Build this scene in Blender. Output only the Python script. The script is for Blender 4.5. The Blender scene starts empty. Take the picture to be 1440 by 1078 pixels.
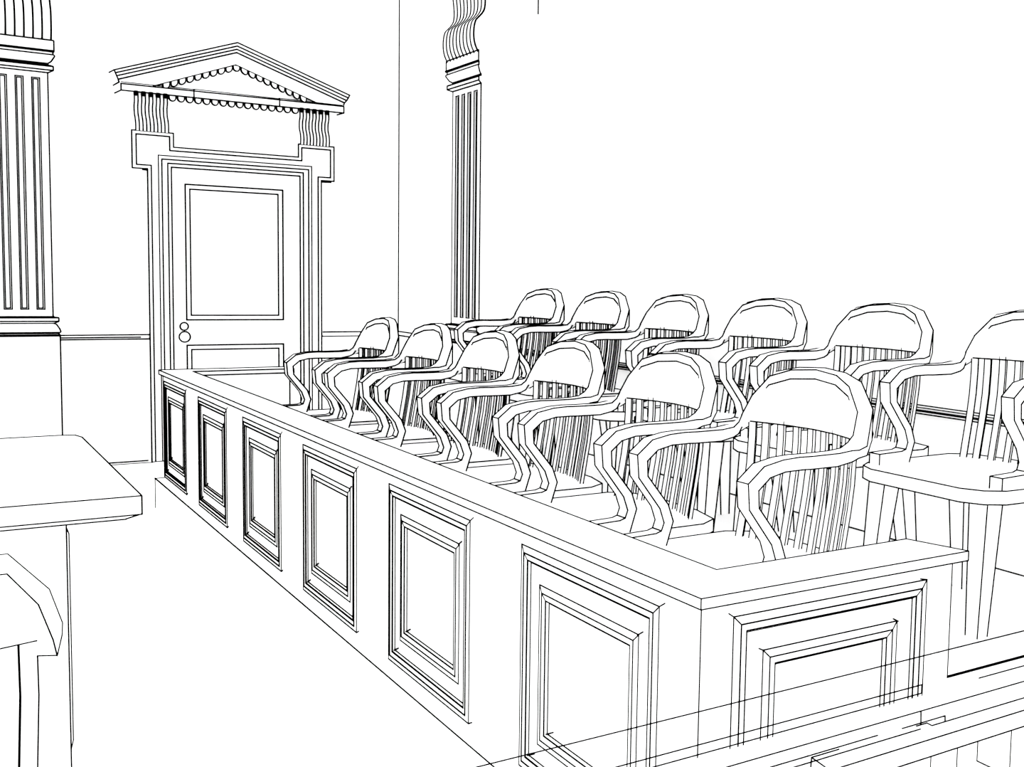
import bpy, bmesh, math
from mathutils import Vector

# ------------------------------------------------------------------ camera, world, exposure
SC = bpy.context.scene
COL = SC.collection
YAW, PITCH, ROLL = 0.5964457967992185, -0.08322139329702398, 0.022417303725339996
FPX = 1559.752
fwd = Vector((math.sin(YAW) * math.cos(PITCH), math.cos(YAW) * math.cos(PITCH), math.sin(PITCH)))
rgt0 = Vector((math.cos(YAW), -math.sin(YAW), 0))
up0 = rgt0.cross(fwd)
rgt = rgt0 * math.cos(ROLL) + up0 * math.sin(ROLL)
upv = up0 * math.cos(ROLL) - rgt0 * math.sin(ROLL)
CAM = Vector((0, 0, 1.45))
cd = bpy.data.cameras.new('camera')
cam = bpy.data.objects.new('camera', cd)
COL.objects.link(cam)
from mathutils import Matrix
R = Matrix((rgt, upv, -fwd)).transposed()
cam.matrix_world = Matrix.Translation(CAM) @ R.to_4x4()
cd.sensor_fit = 'HORIZONTAL'
cd.sensor_width = 36
cd.lens = 36 * FPX / 1440
cd.shift_x = -(918.894 - 720) / 1440
cd.shift_y = (520.781 - 539) / 1440
cd.clip_start = 0.05
SC.camera = cam

w = bpy.data.worlds.new('daylight')
SC.world = w
w.use_nodes = True
w.node_tree.nodes['Background'].inputs[0].default_value = (1, 1, 1, 1)
w.node_tree.nodes['Background'].inputs[1].default_value = 1.0
SC.view_settings.view_transform = 'Standard'
SC.view_settings.look = 'None'
SC.view_settings.exposure = 1.05
SC.view_settings.gamma = 1
SC.view_settings.use_curve_mapping = False
SC.cycles.max_bounces = 64
SC.cycles.diffuse_bounces = 64
SC.cycles.transparent_max_bounces = 16


# ------------------------------------------------------------------ materials
def paint(name, col, noise=0.0):
    """matt paint: a diffuse surface, optionally with faint procedural mottling"""
    m = bpy.data.materials.new(name)
    m.use_nodes = True
    nt = m.node_tree
    nt.nodes.remove(nt.nodes['Principled BSDF'])
    b = nt.nodes.new('ShaderNodeBsdfDiffuse')
    nt.links.new(b.outputs[0], nt.nodes['Material Output'].inputs[0])
    b.inputs['Color'].default_value = (*col, 1)
    if noise:
        tc = nt.nodes.new('ShaderNodeTexCoord')
        n = nt.nodes.new('ShaderNodeTexNoise')
        n.inputs['Scale'].default_value = 6
        r = nt.nodes.new('ShaderNodeValToRGB')
        r.color_ramp.elements[0].color = (col[0] - noise, col[1] - noise, col[2] - noise, 1)
        r.color_ramp.elements[1].color = (*col, 1)
        nt.links.new(tc.outputs['Object'], n.inputs['Vector'])
        nt.links.new(n.outputs['Fac'], r.inputs['Fac'])
        nt.links.new(r.outputs['Color'], b.inputs['Color'])
    return m


WHITE = paint('white_paint', (1.0, 1.0, 1.0), 0.004)
INK = paint('black_ink', (0.0, 0.0, 0.0))
CLEAR = bpy.data.materials.new('clear_acrylic')
CLEAR.use_nodes = True
_nt = CLEAR.node_tree
_nt.nodes.remove(_nt.nodes['Principled BSDF'])
_tr = _nt.nodes.new('ShaderNodeBsdfTransparent')
_tr.inputs[0].default_value = (0.98, 0.98, 0.98, 1)
_nt.links.new(_tr.outputs[0], _nt.nodes['Material Output'].inputs[0])

LINE = 1.04     # half width of a drawn edge, in pixels of the frame


def rad(p, k=1.0):
    return k * LINE * max((p - CAM).dot(fwd), 0.3) / FPX


# ------------------------------------------------------------------ mesh builder: white faces + black drawn edges
class M:
    def __init__(s):
        s.v, s.f, s.segs, s.out = [], [], [], {}

    def mesh(s, verts, faces, auto=None, skip=None, w=1.0):
        """add faces; auto = inked where the crease is sharper than so many degrees"""
        b = len(s.v)
        vs = [Vector(q) for q in verts]
        s.v += vs
        s.f += [tuple(b + i for i in f) for f in faces]
        s.shell(vs, faces)
        if auto is not None:
            nrm, emap = [], {}
            for fi, f in enumerate(faces):
                n = Vector((0, 0, 0))
                for i in range(len(f)):
                    a, c = vs[f[i]], vs[f[(i + 1) % len(f)]]
                    n += a.cross(c)
                nrm.append(n.normalized())
                for i in range(len(f)):
                    e = tuple(sorted((f[i], f[(i + 1) % len(f)])))
                    emap.setdefault(e, []).append(fi)
            lim = math.cos(math.radians(auto))
            for (i, j), fl in emap.items():
                if len(fl) == 2 and nrm[fl[0]].dot(nrm[fl[1]]) < lim:
                    if skip and skip(vs[i], vs[j]):
                        continue
                    s.segs.append((vs[i], vs[j], w))

    def shell(s, vs, faces):
        """remember which way is outward along the edges of a closed solid, so its drawn edges stand proud of it"""
        bm = bmesh.new()
        bv = [bm.verts.new(v) for v in vs]
        for f in faces:
            try:
                bm.faces.new([bv[i] for i in f])
            except ValueError:
                pass
        if bm.edges and all(e.is_manifold for e in bm.edges):
            bmesh.ops.recalc_face_normals(bm, faces=bm.faces)
            bm.normal_update()
            for e in bm.edges:
                n = e.link_faces[0].normal + e.link_faces[1].normal
                if n.length > 1e-4:
                    s.out[s.key(e.verts[0].co, e.verts[1].co)] = n.normalized()
        bm.free()

    @staticmethod
    def key(a, b):
        return tuple(sorted((tuple(round(c, 5) for c in a), tuple(round(c, 5) for c in b))))

    def box(s, a, b, ink=True, skip=None, w=1.0):
        x0, y0, z0 = (min(a[i], b[i]) for i in range(3))
        x1, y1, z1 = (max(a[i], b[i]) for i in range(3))
        V = [(x0, y0, z0), (x1, y0, z0), (x1, y1, z0), (x0, y1, z0), (x0, y0, z1), (x1, y0, z1), (x1, y1, z1), (x0, y1, z1)]
        F = [(0, 3, 2, 1), (4, 5, 6, 7), (0, 1, 5, 4), (1, 2, 6, 5), (2, 3, 7, 6), (3, 0, 4, 7)]
        s.mesh(V, F, 30 if ink else None, skip, w)

    def prism(s, poly, fn, t0, t1, auto=30, skip=None, w=1.0):
        """2D polygon, fn(u, v, t) -> xyz"""
        n = len(poly)
        V = [fn(u, v, t0) for u, v in poly] + [fn(u, v, t1) for u, v in poly]
        F = [tuple(range(n))[::-1], tuple(range(n, 2 * n))] + [(i, (i + 1) % n, n + (i + 1) % n, n + i) for i in range(n)]
        s.mesh(V, F, auto, skip, w)

    def line(s, *pts, w=1.0, closed=False):
        p = [Vector(q) for q in pts]
        for i in range(len(p) - 1):
            s.segs.append((p[i], p[i + 1], w))
        if closed:
            s.segs.append((p[-1], p[0], w))

    def build(s, name, parent=None, mat=None, origin=None):
        org = Vector(origin) if origin is not None else Vector((0, 0, 0))
        base = org
        if parent is not None:
            base = world_loc(parent)
        verts = [v - base for v in s.v]
        faces = list(s.f)
        nf = len(faces)
        for a, b, wd in s.segs:
            d = b - a
            L = d.length
            if L < 1e-5:
                continue
            d = d / L
            ra, rb = rad(a, wd), rad(b, wd)
            off = s.out.get(s.key(a, b), Vector((0, 0, 0)))
            a2, b2 = a - d * ra * 0.5 + off * ra * 0.6, b + d * rb * 0.5 + off * rb * 0.6
            u = d.orthogonal().normalized()
            v = d.cross(u)
            k = len(verts)
            for p, r in ((a2, ra), (b2, rb)):
                for i in range(6):
                    t = math.pi / 3 * i
                    verts.append(p + (u * math.cos(t) + v * math.sin(t)) * r - base)
            for i in range(6):
                j = (i + 1) % 6
                faces.append((k + i, k + j, k + 6 + j, k + 6 + i))
            faces.append(tuple(k + i for i in range(6))[::-1])
            faces.append(tuple(k + 6 + i for i in range(6)))
        me = bpy.data.meshes.new(name)
        me.from_pydata([tuple(v) for v in verts], [], faces)
        me.materials.append(mat or WHITE)
        me.materials.append(INK)
        me.polygons.foreach_set('material_index', [0] * nf + [1] * (len(faces) - nf))
        me.update()
        o = bpy.data.objects.new(name, me)
        COL.objects.link(o)
        if parent is not None:
            o.parent = parent
        else:
            o.location = org
        return o


def world_loc(o):
    l = Vector(o.location)
    while o.parent is not None:
        o = o.parent
        l += Vector(o.location)
    return l


def tag(o, label=None, cat=None, group=None, kind=None):
    if label: o['label'] = label
    if cat: o['category'] = cat
    if group: o['group'] = group
    if kind: o['kind'] = kind
    return o


def root(name, loc, label, cat, group=None, kind=None):
    o = bpy.data.objects.new(name, None)
    o.empty_display_size = 0.1
    o.location = loc
    COL.objects.link(o)
    return tag(o, label, cat, group, kind)


# =================================================================== SETTING
DY = 8.88        # door wall plane
WX = 3.441       # right wall plane
HT = 4.3
T1, T2 = 0.20, 0.375     # floor levels of the two jury tiers

m = M(); m.box((-5, -2, -0.1), (3.6, DY + 0.2, 0), ink=False)
m.line((0.55, DY - .02, 0.013), (1.487, DY - .02, 0.013))
m.line((0.55, DY - .05, 0.0), (1.475, DY - .05, 0.0), (1.513, 8.82, 0.001))
tag(m.build('floor'), 'plain white floor', 'floor', kind='structure')
m = M(); m.box((-5, DY, 0), (WX + 0.15, DY + 0.15, HT), ink=False)
m.line((WX, DY, HT), (WX, DY, 0.95), w=1.4)
tag(m.build('wall_back'), 'plain white wall holding the door', 'wall', kind='structure')
m = M(); m.box((WX, -2, 0), (WX + 0.15, DY, HT), ink=False)
tag(m.build('wall_right'), 'plain white wall behind the seats', 'wall', kind='structure')


def rail_profile(n):
    return [(0, .922), (.012, .923), (.012, .933), (.018, .938), (.018, .949), (.024, .952), (.024, .960), (0, .960)]


# chair rail mouldings
m = M()
m.prism([(0, .925), (.010, .925), (.020, .930), (.020, .957), (0, .958)], lambda u, v, t: (t, DY - u, v), 2.80, WX, auto=None)
m.line((2.80, DY - .02, .958), (WX - .02, DY - .02, .958)); m.line((2.80, DY - .012, .925), (WX - .02, DY - .012, .925))
tag(m.build('trim_1'), 'slim rail moulding right of the door', 'trim', kind='structure')
m = M()
m.prism([(0, .918), (.010, .918), (.020, .932), (.020, .949), (0, .950)], lambda u, v, t: (t, DY - u, v), 0.85, 1.50, auto=None)
m.line((0.9, DY - .02, .950), (1.535, DY - .02, .950)); m.line((0.9, DY - .02, .932), (1.45, DY - .02, .932)); m.line((0.9, DY - .012, .918), (1.51, DY - .012, .918))
tag(m.build('trim_2'), 'slim rail moulding left of the door', 'trim', kind='structure')
m = M()
m.prism(rail_profile(0), lambda u, v, t: (WX - u, t, v), -2, DY - .02, auto=None)
for u, v in ((.024, .960), (.022, .950), (.018, .938), (.012, .933), (.012, .923)):
    m.line((WX - u, 0.6, v), (WX - u, 7.05, v))
for u, v in ((.024, .960), (.012, .925)):
    m.line((WX - u, 7.7, v), (WX - u, DY - .02, v))
tag(m.build('trim_3'), 'stepped rail moulding along the right wall', 'trim', kind='structure')
m = M(); m.box((WX - .015, -1.0, T2), (WX + .01, 6.9, T2 + .012), ink=False)
m.line((WX - .015, 0.3, T2 + .003), (WX - .015, 6.0, T2 + .003))
tag(m.build('baseboard_right'), 'line of low skirting on the right wall', 'baseboard', kind='structure')
m = M(); m.box((1.30, 1.56, 0), (2.45, 6.32, T1), ink=False)
tag(m.build('floor_tier'), 'lower tier of the jury platform', 'platform', kind='structure')
m = M(); m.box((2.45, 1.0, 0), (WX, 6.6, T2), ink=False)
tag(m.build('floor_tier'), 'upper tier of the jury platform', 'platform', kind='structure')


# =================================================================== PILASTERS
def sheet(m, p, holes, fn, depth):
    """front sheet p=(u0,u1,v0,v1) with rectangular holes in one row or column band; white only"""
    u0, u1, v0, v1 = p
    us = sorted({u0, u1} | {h[0] for h in holes} | {h[1] for h in holes})
    vs = sorted({v0, v1} | {h[2] for h in holes} | {h[3] for h in holes})
    for i in range(len(us) - 1):
        for j in range(len(vs) - 1):
            cu, cv = (us[i] + us[i + 1]) / 2, (vs[j] + vs[j + 1]) / 2
            if any(h[0] < cu < h[1] and h[2] < cv < h[3] for h in holes):
                continue
            a, b, c, d = us[i], us[i + 1], vs[j], vs[j + 1]
            V = [fn(a, c, 0), fn(b, c, 0), fn(b, d, 0), fn(a, d, 0), fn(a, c, -depth), fn(b, c, -depth), fn(b, d, -depth), fn(a, d, -depth)]
            m.mesh(V, [(0, 1, 2, 3), (7, 6, 5, 4), (0, 4, 5, 1), (1, 5, 6, 2), (2, 6, 7, 3), (3, 7, 4, 0)])


def stack(m, levels, u0, u1, back, fn, inks, w2=()):
    """moulding of rectangles: levels = [(offset, v)], fn(u, v, outward)"""
    V, F = [], []
    for o, v in levels:
        V += [fn(u0 - o, v, -back), fn(u0 - o, v, o), fn(u1 + o, v, o), fn(u1 + o, v, -back)]
    n = len(levels)
    for i in range(n - 1):
        a = 4 * i
        for k in range(3):
            F.append((a + k, a + k + 1, a + 5 + k, a + 4 + k))
        F.append((a + 3, a, a + 4, a + 7))
    F.append((3, 2, 1, 0)); F.append((4 * n - 4, 4 * n - 3, 4 * n - 2, 4 * n - 1))
    m.mesh(V, F)
    P = [Vector(q) for q in V]
    for i in range(n):
        if i in inks:
            m.segs.append((P[4 * i + 1], P[4 * i + 2], 1.7 if i in w2 else 1.0))
        if i < n - 1:
            m.segs.append((P[4 * i + 1], P[4 * i + 5], 1.0)); m.segs.append((P[4 * i + 2], P[4 * i + 6], 1.0))


def corbel(m, prof, u0, u1, n, fn, back, w=1.25):
    """S-shaped bracket with n ribs; prof = [(outward, v)]"""
    cols = []
    us = [u0 + (u1 - u0) * i / n for i in range(n + 1)]
    allu = []
    for i in range(n):
        allu += [(us[i], 0.0), ((us[i] + us[i + 1]) / 2, -0.004)]
    allu.append((us[n], 0.0))
    V, F = [], []
    for o, v in prof:
        V.append(fn(u0, v, -back))
        for u, d in allu:
            V.append(fn(u, v, o + d))
        V.append(fn(u1, v, -back))
    c = len(allu) + 2
    for i in range(len(prof) - 1):
        for k in range(c - 1):
            F.append((i * c + k, i * c + k + 1, (i + 1) * c + k + 1, (i + 1) * c + k))
    F.append(tuple(range(c))[::-1]); F.append(tuple((len(prof) - 1) * c + k for k in range(c)))
    m.mesh(V, F)
    for u in us:
        m.line(*[fn(u, v, o) for o, v in prof], w=w)


def smooth(pts, n=4):
    out = []
    for i in range(len(pts) - 1):
        p0 = pts[max(i - 1, 0)]; p1 = pts[i]; p2 = pts[i + 1]; p3 = pts[min(i + 2, len(pts) - 1)]
        for k in range(n):
            t = k / n
            out.append(tuple(0.5 * (2 * p1[j] + (p2[j] - p0[j]) * t + (2 * p0[j] - 5 * p1[j] + 4 * p2[j] - p3[j]) * t * t + (3 * p1[j] - p0[j] - 3 * p2[j] + p3[j]) * t ** 3) for j in range(2)))
    out.append(tuple(pts[-1]))
    return out


def pilaster(label, fn, u0, u1, back, k, org, nrib, flutes, kv):
    """k(v): heights; u along the wall, outward third"""
    r = root('pilaster', org, label, 'pilaster')
    zb, zt = k(1.087), k(2.766)
    m = M()
    holes = [(a, b, k(1.135), k(2.728)) for a, b in flutes]
    sheet(m, (u0, u1, zb, zt), holes, fn, 0.012)
    V = [fn(u, v, o) for o in (-.012, -back) for u, v in ((u0, zb), (u1, zb), (u1, zt), (u0, zt))]
    m.mesh(V, [(0, 1, 2, 3), (7, 6, 5, 4), (0, 4, 5, 1), (1, 5, 6, 2), (2, 6, 7, 3), (3, 7, 4, 0)])
    for a, b, c, d in holes:
        m.line(fn(a, c, 0), fn(b, c, 0), fn(b, d, 0), fn(a, d, 0), closed=True, w=.8)
        m.line(fn(a + .012, c + .010, -.0115), fn(b - .012, c + .010, -.0115), fn(b - .012, d - .010, -.0115), fn(a + .012, d - .010, -.0115), closed=True, w=.8)
    m.line(fn(u0, zb, 0), fn(u0, zt, 0)); m.line(fn(u1, zb, 0), fn(u1, zt, 0))
    m.build('shaft', r)
    m = M()
    stack(m, [(.0, k(2.764)), (.0, k(2.769)), (.030, k(2.783)), (.030, k(2.806)), (.0, k(2.818)), (.0, k(2.830)), (.020, k(2.845)), (.038, k(2.876)), (.038, k(2.880)), (.030, k(2.885)), (.030, k(2.908)), (.036, k(2.912)), (.036, k(2.981))],
          u0, u1, back, fn, (1, 2, 3, 4, 5, 9, 11, 12), (11,))
    m.build('capital', r)
    m = M()
    prof = smooth([(o, k(v)) for o, v in kv])
    corbel(m, prof, u0 - .022, u1 + .022, nrib, fn, back)
    m.build('scroll_bracket', r)
    m = M()
    stack(m, [(.036, -.0), (.036, k(.952)), (.030, k(.955)), (.030, k(.977)), (.040, k(.981)), (.034, k(1.000)), (.018, k(1.028)), (.0, k(1.038)), (.0, k(1.040)), (.030, k(1.055)), (.030, k(1.076)), (.0, k(1.080)), (.0, k(1.090))],
          u0, u1, back, fn, (1, 3, 7, 9, 10, 11), (1, 3))
    m.build('plinth', r)
    return r


kvR = [(.036, 2.975), (.058, 3.02), (.068, 3.07), (.067, 3.13), (.055, 3.18), (.030, 3.21), (.008, 3.235), (-.010, 3.27), (-.015, 3.33), (-.006, 3.42), (.01, 3.52), (.03, 3.64), (.03, 3.8)]
FXR = 3.361
uR0, uR1 = 7.15, 7.62
wR = uR1 - uR0
fl = [(uR0 + wR * a, uR0 + wR * b) for a, b in ((.115, .235), (.333, .455), (.555, .667), (.77, .89))]
pilaster('fluted wall pilaster on the right wall beyond the seats', lambda u, v, o: (FXR - o, u, v), uR0, uR1, 0.078, lambda v: v - .003, (3.40, 7.385, 0), 9, fl, kvR)
uL1 = 0.880
fL = [(uL1 - b, uL1 - a) for a, b in ((.048, .100), (.147, .199), (.246, .298), (.345, .397))]
pilaster('fluted wall pilaster left of the door at the picture edge', lambda u, v, o: (u, 8.82 - o, v), uL1 - .445, uL1, 0.058, lambda v: v, (0.62, 8.85, 0), 9, fL, [(o * .8, v + .005) for o, v in kvR])

# =================================================================== DOOR
dr = root('door_1', (2.1475, 8.85, 0), 'white panelled door in a moulded eared frame', 'door', kind='structure')
CX = 2.1475


def ring_band(m, outer, inner, y, ink_out=True, ink_in=True, yb=DY - .002):
    """flat band between two open polylines with equal point counts, standing on the floor"""
    n = len(outer)
    V = [(x, y, z) for x, z in outer] + [(x, y, z) for x, z in inner] + [(x, yb, z) for x, z in outer] + [(x, yb, z) for x, z in inner]
    F = []
    for i in range(n - 1):
        F += [(i, i + 1, n + i + 1, n + i), (2 * n + i, i, i + 1, 2 * n + i + 1)[::-1], (n + i, n + i + 1, 3 * n + i + 1, 3 * n + i)]
    m.mesh(V, F)
    if ink_out: m.line(*[(x, y, z) for x, z in outer])
    if ink_in: m.line(*[(x, y, z) for x, z in inner])


def mir(pts):
    return pts + [(2 * CX - x, z) for x, z in reversed(pts)]


m = M()
oc = mir([(1.512, 0), (1.512, 2.160), (1.410, 2.160), (1.410, 2.430), (1.691, 2.430), (1.691, 2.329)])
ic = mir([(1.537, 0), (1.537, 2.186), (1.438, 2.186), (1.438, 2.404), (1.665, 2.404), (1.665, 2.303)])
ring_band(m, oc, ic, 8.845)
m.line((1.478, 8.846, 2.152), (1.512, 8.846, 2.150)); m.line((2.79, 8.846, 2.150), (2.86, 8.846, 2.152), w=1.2)
for x0, x1, z0, z1 in ((1.537, 1.586, 0, 2.186), (1.438, 1.586, 2.186, 2.265), (1.438, 1.665, 2.265, 2.404), (1.665, CX, 2.265, 2.303)):
    m.box((x0, 8.848, z0), (x1, DY - .002, z1), ink=False)
    m.box((2 * CX - x1, 8.848, z0), (2 * CX - x0, DY - .002, z1), ink=False)
m.line((1.512, 8.845, 0.0), (1.60, 8.846, 0.002))
m.build('door_frame', dr)
m = M()
ring_band(m, mir([(1.586, 0), (1.586, 2.265)]), mir([(1.610, 0), (1.610, 2.238)]), 8.851)
ring_band(m, mir([(1.610, 0), (1.610, 2.238)]), mir([(1.651, 0), (1.651, 2.211)]), 8.854, ink_out=False)
ring_band(m, mir([(1.651, 0), (1.651, 2.211)]), mir([(1.676, 0), (1.676, 2.184)]), 8.857, ink_out=False)
m.build('inner_moulding', dr)


def rings(m, cu, rect, prof, fn, mitre=(), inkfrom=0, ws=None):
    """nested rectangular mouldings: rect=(u0,u1,v0,v1), prof=[(inset, height)]"""
    u0, u1, v0, v1 = rect
    V, F = [], []
    for d, h in prof:
        V += [fn(u0 + d, v0 + d, h), fn(u1 - d, v0 + d, h), fn(u1 - d, v1 - d, h), fn(u0 + d, v1 - d, h)]
    for i in range(len(prof) - 1):
        a = 4 * i
        for k in range(4):
            j = (k + 1) % 4
            F.append((a + k, a + j, a + 4 + j, a + 4 + k))
    n = 4 * len(prof)
    F.append((n - 4, n - 3, n - 2, n - 1))
    m.mesh(V, F)
    P = [Vector(q) for q in V]
    for i in range(inkfrom, len(prof)):
        m.line(*P[4 * i:4 * i + 4], closed=True, w=(ws or {}).get(i, 1.1))
    for i, ks in mitre:
        for k in ks:
            m.segs.append((P[4 * i + k], P[4 * i + 4 + k], 1.0))


m = M()
lf = (1.660, 2.635, 0.01, 2.20)
pf = [(1.771, 2.486, 1.058, 2.066), (1.771, 2.486, 0.20, 0.867)]
fnD = lambda u, v, o: (u, 8.862 - o, v)
sheet(m, lf, pf, fnD, 0.012)
leaf = m.build('door_leaf', dr)
for rc in pf:
    m = M()
    rings(m, 0, rc, [(0, 0), (.034, -.010)], fnD)
    m.build('recessed_panel', leaf)


def disc(m, c, r, fn, n=20, h=0.03):
    pts = [(c[0] + r * math.cos(2 * math.pi * i / n), c[1] + r * math.sin(2 * math.pi * i / n)) for i in range(n)]
    m.prism(pts, fn, 0, h, auto=None)
    m.line(*[fn(u, v, h) for u, v in pts], closed=True)


m = M(); disc(m, (1.7495, 1.010), .0265, fnD, h=.012); m.build('lock_cylinder', leaf)
m = M()
disc(m, (1.751, 0.932), .037, fnD, h=.02)
m.build('door_knob', leaf)

# pediment over the door
pd = root('pediment', (2.145, 8.84, 2.43), 'triangular pediment with scalloped trim above the door', 'pediment')
PY = 8.83
fnP = lambda u, v, o: (u, PY - o, v)
rk = [[(1.295, 2.834), (2.1405, 3.136), (2.996, 2.841)], [(1.303, 2.815), (2.1395, 3.111), (2.986, 2.820)], [(1.312, 2.796), (2.138, 3.088), (2.975, 2.799)], [(1.322, 2.774), (2.137, 3.065), (2.960, 2.780)]]
m = M()
endL, endR = (1.327, 2.754), (2.953, 2.761)
for i in range(3):
    a, b = rk[i], rk[i + 1]
    h = .036 - .006 * i
    V = [fnP(*p, h) for p in a] + [fnP(*p, h - .006) for p in b] + [(x, DY - .002, z) for x, z in a] + [(x, DY - .002, z) for x, z in b]
    m.mesh(V, [(0, 3, 4, 1), (1, 4, 5, 2), (0, 1, 7, 6), (1, 2, 8, 7), (3, 9, 10, 4), (4, 10, 11, 5), (0, 6, 9, 3), (2, 5, 11, 8)])
    m.line(*[fnP(*p, h) for p in a])
    m.segs.append((Vector(fnP(*a[0], h)), Vector(fnP(*b[0], h - .006)), 1)); m.segs.append((Vector(fnP(*a[2], h)), Vector(fnP(*b[2], h - .006)), 1))
m.line(*[fnP(*p, .018) for p in rk[3]])
m.line(fnP(*rk[3][0], .018), fnP(*endL, .018), w=1); m.line(fnP(*rk[3][2], .018), fnP(*endR, .018), w=1)
m.line((1.262, PY - .03, 2.812), fnP(*rk[0][0], .036)); m.line((1.290, PY - .01, 2.728), fnP(*endL, .016))
m.build('raking_cornice', pd)
m = M()   # broad plain band under the raking mouldings, with the tympanum recessed below it
tri = [(1.554, 2.752), (2.131, 2.973), (2.731, 2.760)]
V = [fnP(*p, .012) for p in (endL, rk[3][0], rk[3][1], rk[3][2], endR)] + [fnP(*p, .012) for p in tri]
m.mesh(V, [(0, 1, 2, 6, 5), (2, 3, 4, 7, 6)])
V2 = [fnP(*p, .012) for p in tri] + [fnP(*p, -.01) for p in tri]
m.mesh(V2, [(0, 1, 4, 3), (1, 2, 5, 4), (3, 4, 5)])
m.line(*[fnP(*p, .012) for p in tri])
m.build('tympanum', pd)
m = M()
m.box((1.338, PY - .03, 2.698), (2.950, DY - .002, 2.746), ink=False)
A = [(1.338, 2.698), (2.950, 2.698), (2.950, 2.749), (1.338, 2.744)]
m.line(*[fnP(*p, .0301) for p in A], closed=True)
m.line(fnP(1.342, 2.759, .012), fnP(1.84, 2.759, .012), w=.6); m.line(fnP(1.828, 2.759, .03), fnP(2.449, 2.756, .03), w=.6); m.line(fnP(2.449, 2.762, .012), fnP(2.945, 2.759, .012), w=.6)
m.line(fnP(1.828, 2.698, .03), fnP(1.828, 2.757, .03)); m.line(fnP(2.449, 2.698, .03), fnP(2.449, 2.757, .03))
m.line(fnP(1.338, 2.698, .03), (1.300, PY - .005, 2.676)); m.line(fnP(2.950, 2.698, .03), (2.90, PY - .012, 2.680))
m.build('base_cornice', pd)


def scallop(cx, zt, tilt=0):
    m = M()
    r, h = .0235, .014
    pts = [(-r, 0), (-r, -h)] + [(-r * math.cos(math.pi * i / 7), -h - r * math.sin(math.pi * i / 7)) for i in range(1, 7)] + [(r, -h), (r, 0)]
    pts = [(cx + u, zt + v - u * tilt) for u, v in pts]
    m.prism(pts, fnP, -.01, .016, auto=None)
    m.line(*[fnP(u, v, .016) for u, v in pts], w=.85)
    q = [(u + .004, v) for u, v in pts[:6]]  # offset second ink line, a drawn shadow along the scallop's left side
    m.line(*[fnP(u, v, .0162) for u, v in q], w=.8)
    m.build('dentil', pd)


for i in range(16):
    scallop(1.680 + (2.569 - 1.680) * i / 15, 2.697)
for i in range(9):
    f = i / 8.0
    scallop(1.640 + (2.080 - 1.640) * f, 2.783 + (2.953 - 2.783) * f, -.38)
scallop(2.133, 2.966)
for i in range(9):
    f = i / 8.0
    scallop(2.190 + (2.632 - 2.190) * f, 2.950 + (2.792 - 2.950) * f, .36)
kvD = smooth([(.0, 2.430), (.012, 2.47), (.010, 2.51), (-.004, 2.55), (.004, 2.60), (.020, 2.64), (.014, 2.70)], 3)
for a, b in ((1.435, 1.656), (2.616, 2.842)):
    m = M()
    fnC = lambda u, v, o: (u + (.0 if u < 2 else 0) + (-.010 if v > 2.6 else -.010 * (v - 2.43) / .17), 8.83 - o * 1.2, v)
    corbel(m, kvD, a, b, 9, fnC, .04, w=.95)
    for i in range(5):
        u = a + (b - a) * (2 * i + .45) / 9
        m.line(fnC(u, 2.697, .02), fnC(u, 2.680, .02), w=3.2)
    m.build('scroll_bracket', pd)

# =================================================================== JURY BOX
jb = root('jury_box', (1.35, 3.9, 0), 'long low jury box front with six recessed panels', 'jury box')
FX, FY, FY2, EX = 1.147, 1.523, 6.345, 1.797
ZC, CT = 0.901, 0.0187
PR = [(0, 0), (.016, .003), (.030, .001), (.035, -.006), (.076, -.006), (.091, -.003), (.105, -.005), (.110, -.012)]
long_rects = [(1.652 + .826 * i, 2.203 + .826 * i, .328, .844) for i in range(6)]
long_rects[5] = (5.781, 6.325, .328, .844)
fnL = lambda u, v, o: (FX - o, u, v)
m = M()
sheet(m, (FY, FY2, 0.30, ZC - CT), long_rects, fnL, .016)
m.box((FX + .0162, FY + .0162, 0.02), (FX + .06, FY2 - .01, ZC - CT - .001), ink=False)
m.line((FX, FY, ZC - CT), (FX, FY, .30)); m.line((FX, FY2, ZC - CT), (FX, FY2, .322))
m.build('long_side', jb)
for rc in long_rects:
    m = M()
    rings(m, 0, rc, PR, fnL, mitre=((0, (2, 3)), (1, (2,)), (4, (2, 3)), (5, (2,)), (2, (0, 3)), (6, (0,))), ws={1: 1.25, 2: 1.25})
    u0, u1, v0, v1 = rc
    m.line(fnL(u0, v1, 0), fnL(u0 - .018, v1 + .011, 0)); m.line(fnL(u0 + .076, v1 - .076, -.003), fnL(u0 + .058, v1 - .065, -.003))
    m.line(fnL(u1 - .035, v0 + .035, -.003), fnL(u1 - .066, v0 + .050, -.003)); m.line(fnL(u1 - .110, v0 + .110, -.009), fnL(u1 - .140, v0 + .125, -.009))
    m.line(fnL(u0, v0 + .0, 0), fnL(u0 - .02, v0 + .010, 0))
    m.build('recessed_panel', jb)
fnE = lambda u, v, o: (u, FY - o, v)
er = (1.22, 1.722, .30, .848)
m = M()
sheet(m, (FX + .0162, EX, 0.02, ZC - CT), [er], fnE, .016)
m.box((FX + .062, FY + .0162, 0.02), (EX - .001, FY + .06, ZC - CT - .001), ink=False)
m.line((EX, FY, ZC - CT), (EX, FY, .629))
m.build('end_wall', jb)
m = M()
rings(m, 0, er, PR, fnE, mitre=((0, (2, 3)), (1, (2,)), (2, (2,)), (4, (2, 3)), (5, (2,)), (6, (2,))), ws={1: 1.25, 2: 1.25})
u0, u1, v0, v1 = er
m.line(fnE(u0, v1, 0), fnE(u0 - .012, v1 + .008, 0)); m.line(fnE(u1, v1, 0), fnE(u1 - .02, v1 + .004, 0))
m.line(fnE(u0 + .076, v1 - .076, -.003), fnE(u0 + .064, v1 - .070, -.003)); m.line(fnE(u1 - .076, v1 - .076, -.003), fnE(u1 - .090, v1 - .069, -.003))
m.build('recessed_panel', jb)
m = M()
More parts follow.
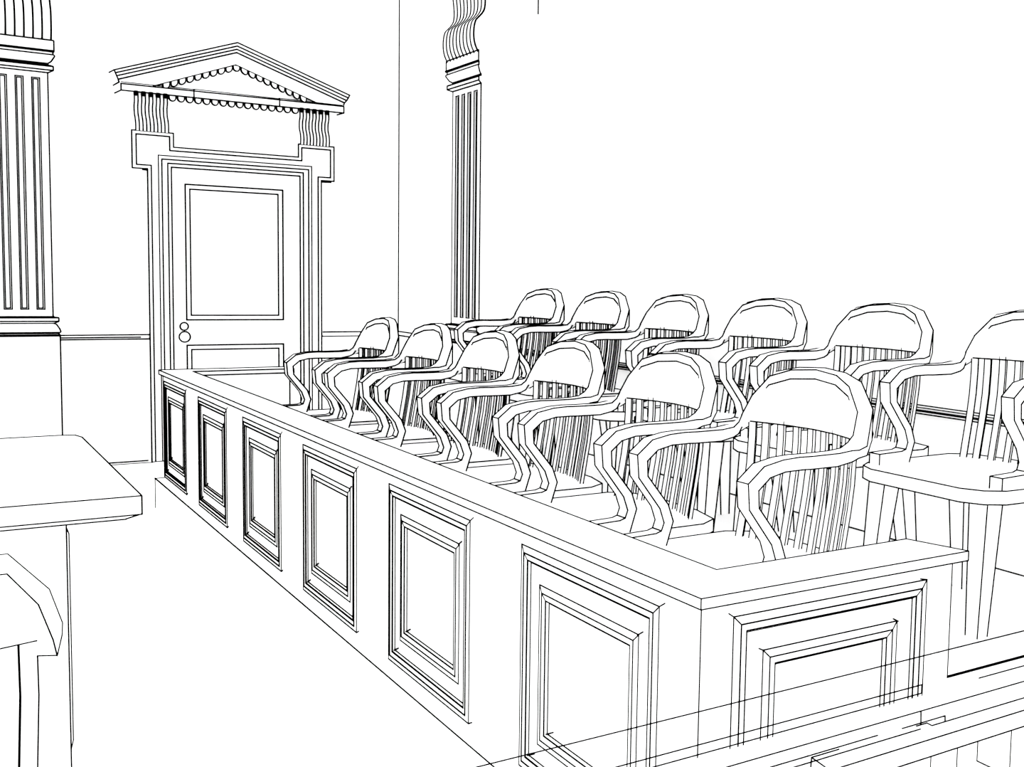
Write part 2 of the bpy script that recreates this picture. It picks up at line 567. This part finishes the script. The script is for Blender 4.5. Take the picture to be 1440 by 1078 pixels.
m.box((FX + .01, FY2 - .06, 0.02), (EX, FY2 - .01, ZC - CT), ink=False)
m.line((EX, FY2 - .06, ZC - CT), (EX, FY2 - .06, .5))
m.build('end_wall', jb)
CX0, CY0, CY1, CW = 1.127, 1.4976, 6.345, 0.139
cx1n = 1.8145
out = [(cx1n, CY0), (CX0, CY0), (CX0, CY1), (1.795, CY1), (1.795, CY1 - CW), (CX0 + CW, CY1 - CW), (CX0 + CW, CY0 + CW), (1.780, CY0 + CW)]
m = M()
m.prism(out, lambda u, v, t: (u, v, t), ZC - CT, ZC, auto=30)
m.build('cap_rail', jb)
m = M()
m.box((1.100, FY - .05, 0), (1.30, FY2 + .0, .3205), ink=False)
m.line((1.100, FY - .05, .3205), (1.100, FY2, .3205), (FX, FY2, .3205)); m.line((1.100, FY2, .3205), (1.100, FY2, .163))
m.build('plinth', jb)

# low step right of the box
m = M()
m.box((1.798, 1.524, 0), (2.75, 1.60, .629), ink=False)
m.line((1.797, 1.524, .629), (2.095, 1.524, .629), w=1.9)
m.line((1.90, 1.524, .607), (2.085, 1.524, .607))
m.build('gate', jb)


# =================================================================== ARMCHAIRS
ARM_O = [(.372, .074), (.35, .060), (.306, .055), (.213, .054), (.166, .055), (.112, .052), (.05, .040), (0, 0), (.006, -.066), (.082, -.163), (.098, -.207), (.089, -.231), (.07, -.237), (-.035, -.240)]
ARM_I = [(.372, .040), (.35, .031), (.300, .022), (.205, .022), (.180, .023), (.120, .022), (.070, .011), (.033, -.019), (.036, -.065), (.110, -.155), (.129, -.206), (.105, -.280), (.05, -.280), (-.035, -.280)]
SEATP = [(-.118, -.185), (-.087, -.250), (-.029, -.286), (.048, -.290), (.376, -.292), (.449, -.248), (.482, -.112), (.482, .112), (.449, .248), (.376, .292), (.048, .290), (-.029, .286), (-.087, .250), (-.118, .185)]
CR = [  # inner x, y, top z ; outer x, y, top z, bottom z
    (.463, .0, .250, .500, .0, .254, .077),
    (.452, .097, .242, .488, .100, .248, .077),
    (.431, .170, .218, .469, .180, .230, .077),
    (.411, .227, .154, .455, .242, .161, .077),
    (.387, .241, .094, .410, .270, .067, .043),
    (.372, .236, .074, .372, .279, .060, .040)]


def chair(X, Y, Z, label, group, floor, tf=None):
    tf = tf or (lambda x, y, z: (X + x, Y + y, Z + z))
    b = tf(.17, 0, floor - Z)
    r = root('armchair', (b[0], b[1], floor), label, 'armchair', group)
    # seat
    m = M()
    zs = -.2765
    n = len(SEATP)
    V = [tf(x, y, zs) for x, y in SEATP] + [tf(x, y, zs - .040) for x, y in SEATP]
    m.mesh(V, [tuple(range(n)), tuple(range(n, 2 * n))[::-1]] + [(i, n + i, n + (i + 1) % n, (i + 1) % n) for i in range(n)])
    m.line(*V[:n], closed=True); m.line(*V[n:], closed=True)
    for i in (12, 5, 13):
        if i != 13: m.line(V[i], V[n + i])
    m.build('seat', r)
    # arms
    for s in (1, -1):
        m = M()
        k = len(ARM_O)
        V = []
        for i in range(k):
            yi, yo = (.229, .274)
            if i == 0: yi, yo = .236, .279
            if i == 1: yi, yo = .232, .277
            o, q = ARM_O[i], ARM_I[i]
            zo = o[1] - (.014 if i == 0 else 0)
            V += [tf(o[0], s * yi, o[1]), tf(o[0], s * yo, zo), tf(q[0], s * yo, q[1]), tf(q[0], s * yi, q[1])]
        F = []
        for i in range(k - 1):
            for j in range(4):
                F.append((4 * i + j, 4 * i + (j + 1) % 4, 4 * i + 4 + (j + 1) % 4, 4 * i + 4 + j))
        F += [(0, 1, 2, 3), (4 * k - 1, 4 * k - 2, 4 * k - 3, 4 * k - 4)]
        m.mesh(V, F)
        for i in range(k - 1):
            for j in range(4):
                if j >= 2 and i >= 11: continue
                m.line(V[4 * i + j], V[4 * i + 4 + j])
        for i in (7, 11, 13):
            m.line(V[4 * i], V[4 * i + 1])
        m.line(V[4 * 13 + 1], V[4 * 13 + 2]); m.line(V[4 * 13], V[4 * 13 + 3])
        m.build('arm', r)
    # crest
    m = M()
    st = [(a, -b_, c_, d, -e, f, g) for a, b_, c_, d, e, f, g in reversed(CR[1:])] + CR
    V = []
    k = len(st)
    for i, (xi, yi, zt, xo, yo, zo, zb) in enumerate(st):
        e = min(i, k - 1 - i)          # 0 = where the arm begins, 1 = the shoulder above it
        V += [tf(xi, yi, (.040, .058)[e] if e < 2 else .077), tf(xi, yi, zt - (.008 if e < 2 else .026)), tf(xi + .003 * (e > 1), yi, zt), tf(xo, yo, zo), tf(xo, yo, zb)]
    F = []
    for i in range(k - 1):
        for j in range(5):
            F.append((5 * i + j, 5 * i + (j + 1) % 5, 5 * i + 5 + (j + 1) % 5, 5 * i + 5 + j))
    F += [(4, 3, 2, 1, 0), tuple(5 * k - 5 + j for j in range(5))]
    m.mesh(V, F)
    for i in range(k - 1):
        for j in (0, 2, 3, 4):
            if j == 0 and i in (0, 1, k - 3):
                continue
            m.line(V[5 * i + j], V[5 * i + 5 + j])
    for i in range(3, k - 4):
        m.line(V[5 * i + 1], V[5 * i + 6])
    a_, b_ = Vector(V[5 * 3 + 1]), Vector(V[5 * 2 + 1])
    m.line(a_, a_.lerp(b_, .15))
    a_, b_ = Vector(V[5 * (k - 4) + 1]), Vector(V[5 * (k - 3) + 1])
    m.line(a_, a_.lerp(b_, .15))
    m.line(V[5 * 2 + 3], V[5 * 2 + 4])
    m.build('crest_rail', r)
    # slats
    zz = [(.088, .000), (.03, .0), (-.05, -.004), (-.12, -.013), (-.20, -.027), (-.2815, -.041)]
    for y0 in (.219, .178, .126, .070, .014, -.046, -.102, -.153, -.203):
        ay = abs(y0)
        top = .086 if y0 in (.126, -.102) else .073
        for i in range(3):
            (xa, ya), (xb, yb) = CR[i][:2], CR[i + 1][:2]
            if ay <= yb:
                break
        xt = xa + (xb - xa) * (ay - ya) / (yb - ya) - (.004 if ay > .21 else 0)
        ang = -math.degrees(math.atan2(ay * ay * 3.2, .22))
        for s in ((1,) if y0 >= 0 else (-1,)):
            y0 = ay
            m = M()
            a = math.radians(ang) * s
            ca, sa = math.cos(a), math.sin(a)
            V = []
            for z, dx in ([(top, .0)] + zz[1:]):
                for lx, ly in ((0, -.0105), (0, .0105), (.010, .0105), (.010, -.0105)):
                    # width axis follows the curve of the back
                    x = xt + .002 + dx + lx * ca + ly * sa
                    y = s * y0 - lx * sa * 1.0 + ly * ca
                    V.append(tf(x, y, z))
            F = [(0, 1, 2, 3), tuple(4 * len(zz) - 1 - j for j in range(4))]
            for i in range(len(zz) - 1):
                for j in range(4):
                    F.append((4 * i + j, 4 * i + 4 + j, 4 * i + 4 + (j + 1) % 4, 4 * i + (j + 1) % 4))
                    m.line(V[4 * i + j], V[4 * i + 4 + j], w=.85)
            m.mesh(V, F)
            m.build('slat', r)
    # legs
    zt_, zf = zs - .035, floor - Z - .004
    for tx, ty, bx, by in ((.012, -.180, -.030, -.200), (-.02, .215, -.050, .240), (.345, -.205, .385, -.235), (.33, .18, .37, .20)):
        m = M()
        V = [tf(tx + i * .035, ty + j * .035, zt_) for i, j in ((-1, -1), (1, -1), (1, 1), (-1, 1))] + [tf(bx + i * .022, by + j * .022, zf) for i, j in ((-1, -1), (1, -1), (1, 1), (-1, 1))]
        m.mesh(V, [(3, 2, 1, 0), (4, 5, 6, 7)] + [(i, (i + 1) % 4, 4 + (i + 1) % 4, 4 + i) for i in range(4)])
        for i in range(4):
            m.line(V[i], V[4 + i])
        m.build('leg', r)
    return r


ordn = ['farthest', 'second', 'third', 'fourth', 'fifth', 'nearest']
L1 = ['front-row jury armchair closest to the door',
      'second front-row jury armchair counting from the door',
      'third front-row jury armchair counting from the door',
      'fourth front-row jury armchair counting from the door',
      'fifth front-row jury armchair counting from the door',
      'front-row jury armchair at the end away from the door']
L2 = ['back-row jury armchair closest to the fluted pilaster on the right wall',
      'second back-row jury armchair counting from the fluted pilaster',
      'third back-row jury armchair counting from the fluted pilaster',
      'fourth back-row jury armchair counting from the fluted pilaster',
      'fifth back-row jury armchair counting from the fluted pilaster',
      'back-row jury armchair at the end away from the door, cut by the picture edge']
for i in range(6):
    chair(1.735, 5.897 - .7 * i, .9435, L1[i], 'armchairs in the front row of the jury box', T1)
for i in range(6):
    chair(2.740, 5.892 - .7 * i, 1.1165, L2[i], 'armchairs in the back row of the jury box', T2)

# =================================================================== COUNSEL TABLE (lower left)
tb = root('counsel_table', (-.35, 4.0, 0), 'white table with thick top at the lower left', 'table')
m = M()
top = [(-1.3, 3.388), (.550, 3.388), (.551, 4.653), (.535, 4.722), (.48, 4.735), (-1.3, 4.735)]
m.prism(top, lambda u, v, t: (u, v, t), .748, .800, auto=38)
low = [(-1.3, 3.43), (.515, 3.43), (.515, 4.65), (-1.3, 4.65)]
m.prism(low, lambda u, v, t: (u, v, t), .729, .750, auto=None)
m.line((-1.3, 3.43, .729), (.515, 3.43, .729), (.549, 3.388, .748))
m.build('table_top', tb)
m = M()
m.box((-.9, 3.45, 0), (.365, 4.4, .735), ink=False)
m.line((.365, 3.45, .73), (.365, 3.45, 0))
ped = m.build('pedestal', tb)
m = M()
sp = [(3.452, .708), (3.49, .690), (3.49, .10), (3.452, .075)]
V = [(.365, 3.452, .716), (.372, 3.46, .696), (.372, 3.46, .097), (.365, 3.452, .074), (.365, 4.2, .716), (.372, 4.19, .696), (.372, 4.19, .097), (.365, 4.2, .074)]
m.mesh(V, [(0, 1, 5, 4), (1, 2, 6, 5), (2, 3, 7, 6), (0, 3, 2, 1), (4, 5, 6, 7)])
m.line(V[0], V[1], V[2], V[3])
m.build('side_panel', ped)
m = M()
m.box((.48, 4.24, 0), (.541, 4.30, .735), ink=False)
m.line((.541, 4.30, .735), (.541, 4.30, .42))
m.build('leg', tb)

# =================================================================== CHAIR AT THE TABLE (lower-left corner, seen from behind)
fc = root('side_chair', (-.06, 2.15, 0), 'curved-back chair seen from behind at the lower left corner', 'chair')
bk = [(.122, .976), (.163, .922), (.182, .863), (.187, .837)]
fr = [(.132, 2.064, .976), (.186, 2.015, .922), (.204, 2.016, .863), (.205, 2.036, .837)]
XC = -.06
m = M()
back = [(2 * XC - x, 1.93, z) for x, z in reversed(bk)] + [(x, 1.93, z) for x, z in bk]
front = [(2 * XC - x, y, z) for x, y, z in reversed(fr)] + [(x, y, z) for x, y, z in fr]
botb = [(2 * XC - .187, 1.93, .837), (2 * XC - .159, 1.93, .841), (2 * XC - .160, 1.93, .867), (-.06, 1.90, .840), (.160, 1.93, .867), (.159, 1.93, .841)]
# outline of back face (8 top points + bottom points)
oz = back + [(.159, 1.93, .841), (.160, 1.93, .866), (.11, 1.928, .862), (-.06, 1.92, .855), (-.23, 1.928, .862), (-.28, 1.93, .866), (-.279, 1.93, .841)]
n = len(oz)
fz = front + [(.16, 2.036, .841), (.16, 2.02, .866), (.11, 2.03, .862), (-.06, 2.03, .855), (-.23, 2.03, .862), (-.28, 2.02, .866), (-.28, 2.036, .841)]
m.mesh(oz + fz, [tuple(range(n))[::-1], tuple(range(n, 2 * n))] + [(i, (i + 1) % n, n + (i + 1) % n, n + i) for i in range(n)])
m.line(*back); m.line(*front); m.line(back[-1], front[-1]); m.line(back[-1], (.160, 1.93, .841))
m.line((.160, 1.93, .866), (.11, 1.928, .862), (-.06, 1.92, .855), (-.23, 1.928, .862), (-.28, 1.93, .866))
m.line((-.279, 1.93, .866), (-.279, 1.93, .841), back[0], front[0])
m.build('crest_rail', fc)
for k in range(5):
    xr = .160 - .0775 * k
    xl = xr - .024 - (.0 if k else .0)
    m = M()
    zs_ = [(.875, 0.0), (.777, .001), (.665, -.003), (.44, -.010)]
    V = []
    for z, d in zs_:
        V += [(xl + d, 1.935, z), (xr + d, 1.935, z), (xr + d, 1.95, z), (xl + d, 1.95, z)]
    F = [(0, 1, 2, 3), (15, 14, 13, 12)]
    for i in range(3):
        for j in range(4):
            F.append((4 * i + j, 4 * i + 4 + j, 4 * i + 4 + (j + 1) % 4, 4 * i + (j + 1) % 4))
            m.line(V[4 * i + j], V[4 * i + 4 + j])
    m.mesh(V, F)
    m.build('slat', fc)
m = M()
m.prism([(-.29, 1.92), (.16, 1.92), (.19, 2.38), (-.31, 2.38)], lambda u, v, t: (u, v, t), .41, .45, auto=30)
m.build('seat', fc)
for x, y in ((-.25, 1.97), (.12, 1.97), (-.26, 2.33), (.14, 2.33)):
    m = M(); m.box((x - .02, y - .02, 0), (x + .02, y + .02, .415)); m.build('leg', fc)

# =================================================================== SPECTATOR RAILING (lower right)
rl = root('bar_railing', (1.2, 1.0, 0), 'waist-high railing crossing the lower right corner, its top board see-through', 'railing')
RX0, RX1 = -.2, 2.4
m = M()
m.box((RX0, 1.018, .888), (RX1, 1.098, .900), ink=False)
m.line((RX0, 1.098, .900), (RX1, 1.098, .900)); m.line((RX0, 1.018, .900), (1.150, 1.018, .900)); m.line((RX0, 1.018, .888), (1.150, 1.018, .888), (1.150, 1.018, .900))
tag(m.build('top_board', rl, mat=CLEAR), 'see-through top board')
m = M()
m.box((RX0, .885, .860), (RX1, .990, .8995), ink=False)
m.line((RX0, .953, .900), (RX1, .953, .900))
zr = .900
m.line((1.053, .913, zr), (RX1, .913, zr)); m.line((RX0, .913, zr), (1.032, .913, zr))
m.line((1.035, .922, zr), (1.054, .922, zr), (1.053, .913, zr))
m.line((.80, .927, zr), (.972, .927, zr)); m.line((.86, .922, zr), (.903, .922, zr)); m.line((.842, .9035, zr), (.86, .922, zr), (.856, .895, zr))
m.line((1.014, .926, zr), (1.092, .926, zr), (1.077, .913, zr)); m.line((1.076, .952, zr), (1.044, .923, zr))
m.line((RX0, .885, zr), (RX1, .885, zr))
m.build('rail_beam', rl)
m = M()
m.box((.93, .851, .78), (RX1, .864, .899), ink=False)
m.line((.925, .851, zr), (RX1, .851, zr))
for x in (.982, 1.028, 1.1275):
    m.line((x, .851, .899), (x, .851, .80))
m.line((1.0645, .851, .899), (1.0645, .851, .8755), (1.091, .851, .861))
m.build('lower_rail', rl)
for x in (-.15, .5, 1.6, 2.3):
    m = M(); m.box((x - .03, .90, 0), (x + .03, .96, .87)); m.build('post', rl)

# cord end on the right wall
m = M()
m.prism([(.003 * math.cos(a * math.pi / 3), .003 * math.sin(a * math.pi / 3)) for a in range(6)], lambda u, v, t: (WX - .012 + u, 6.457 + v, t), 3.117, HT, auto=None)
m.line((WX - .012, 6.457, HT), (WX - .012, 6.456, 3.117))
tag(m.build('cord', origin=(WX - .012, 6.457, 3.117)), 'thin black cord end hanging at the top of the right wall', 'cord')
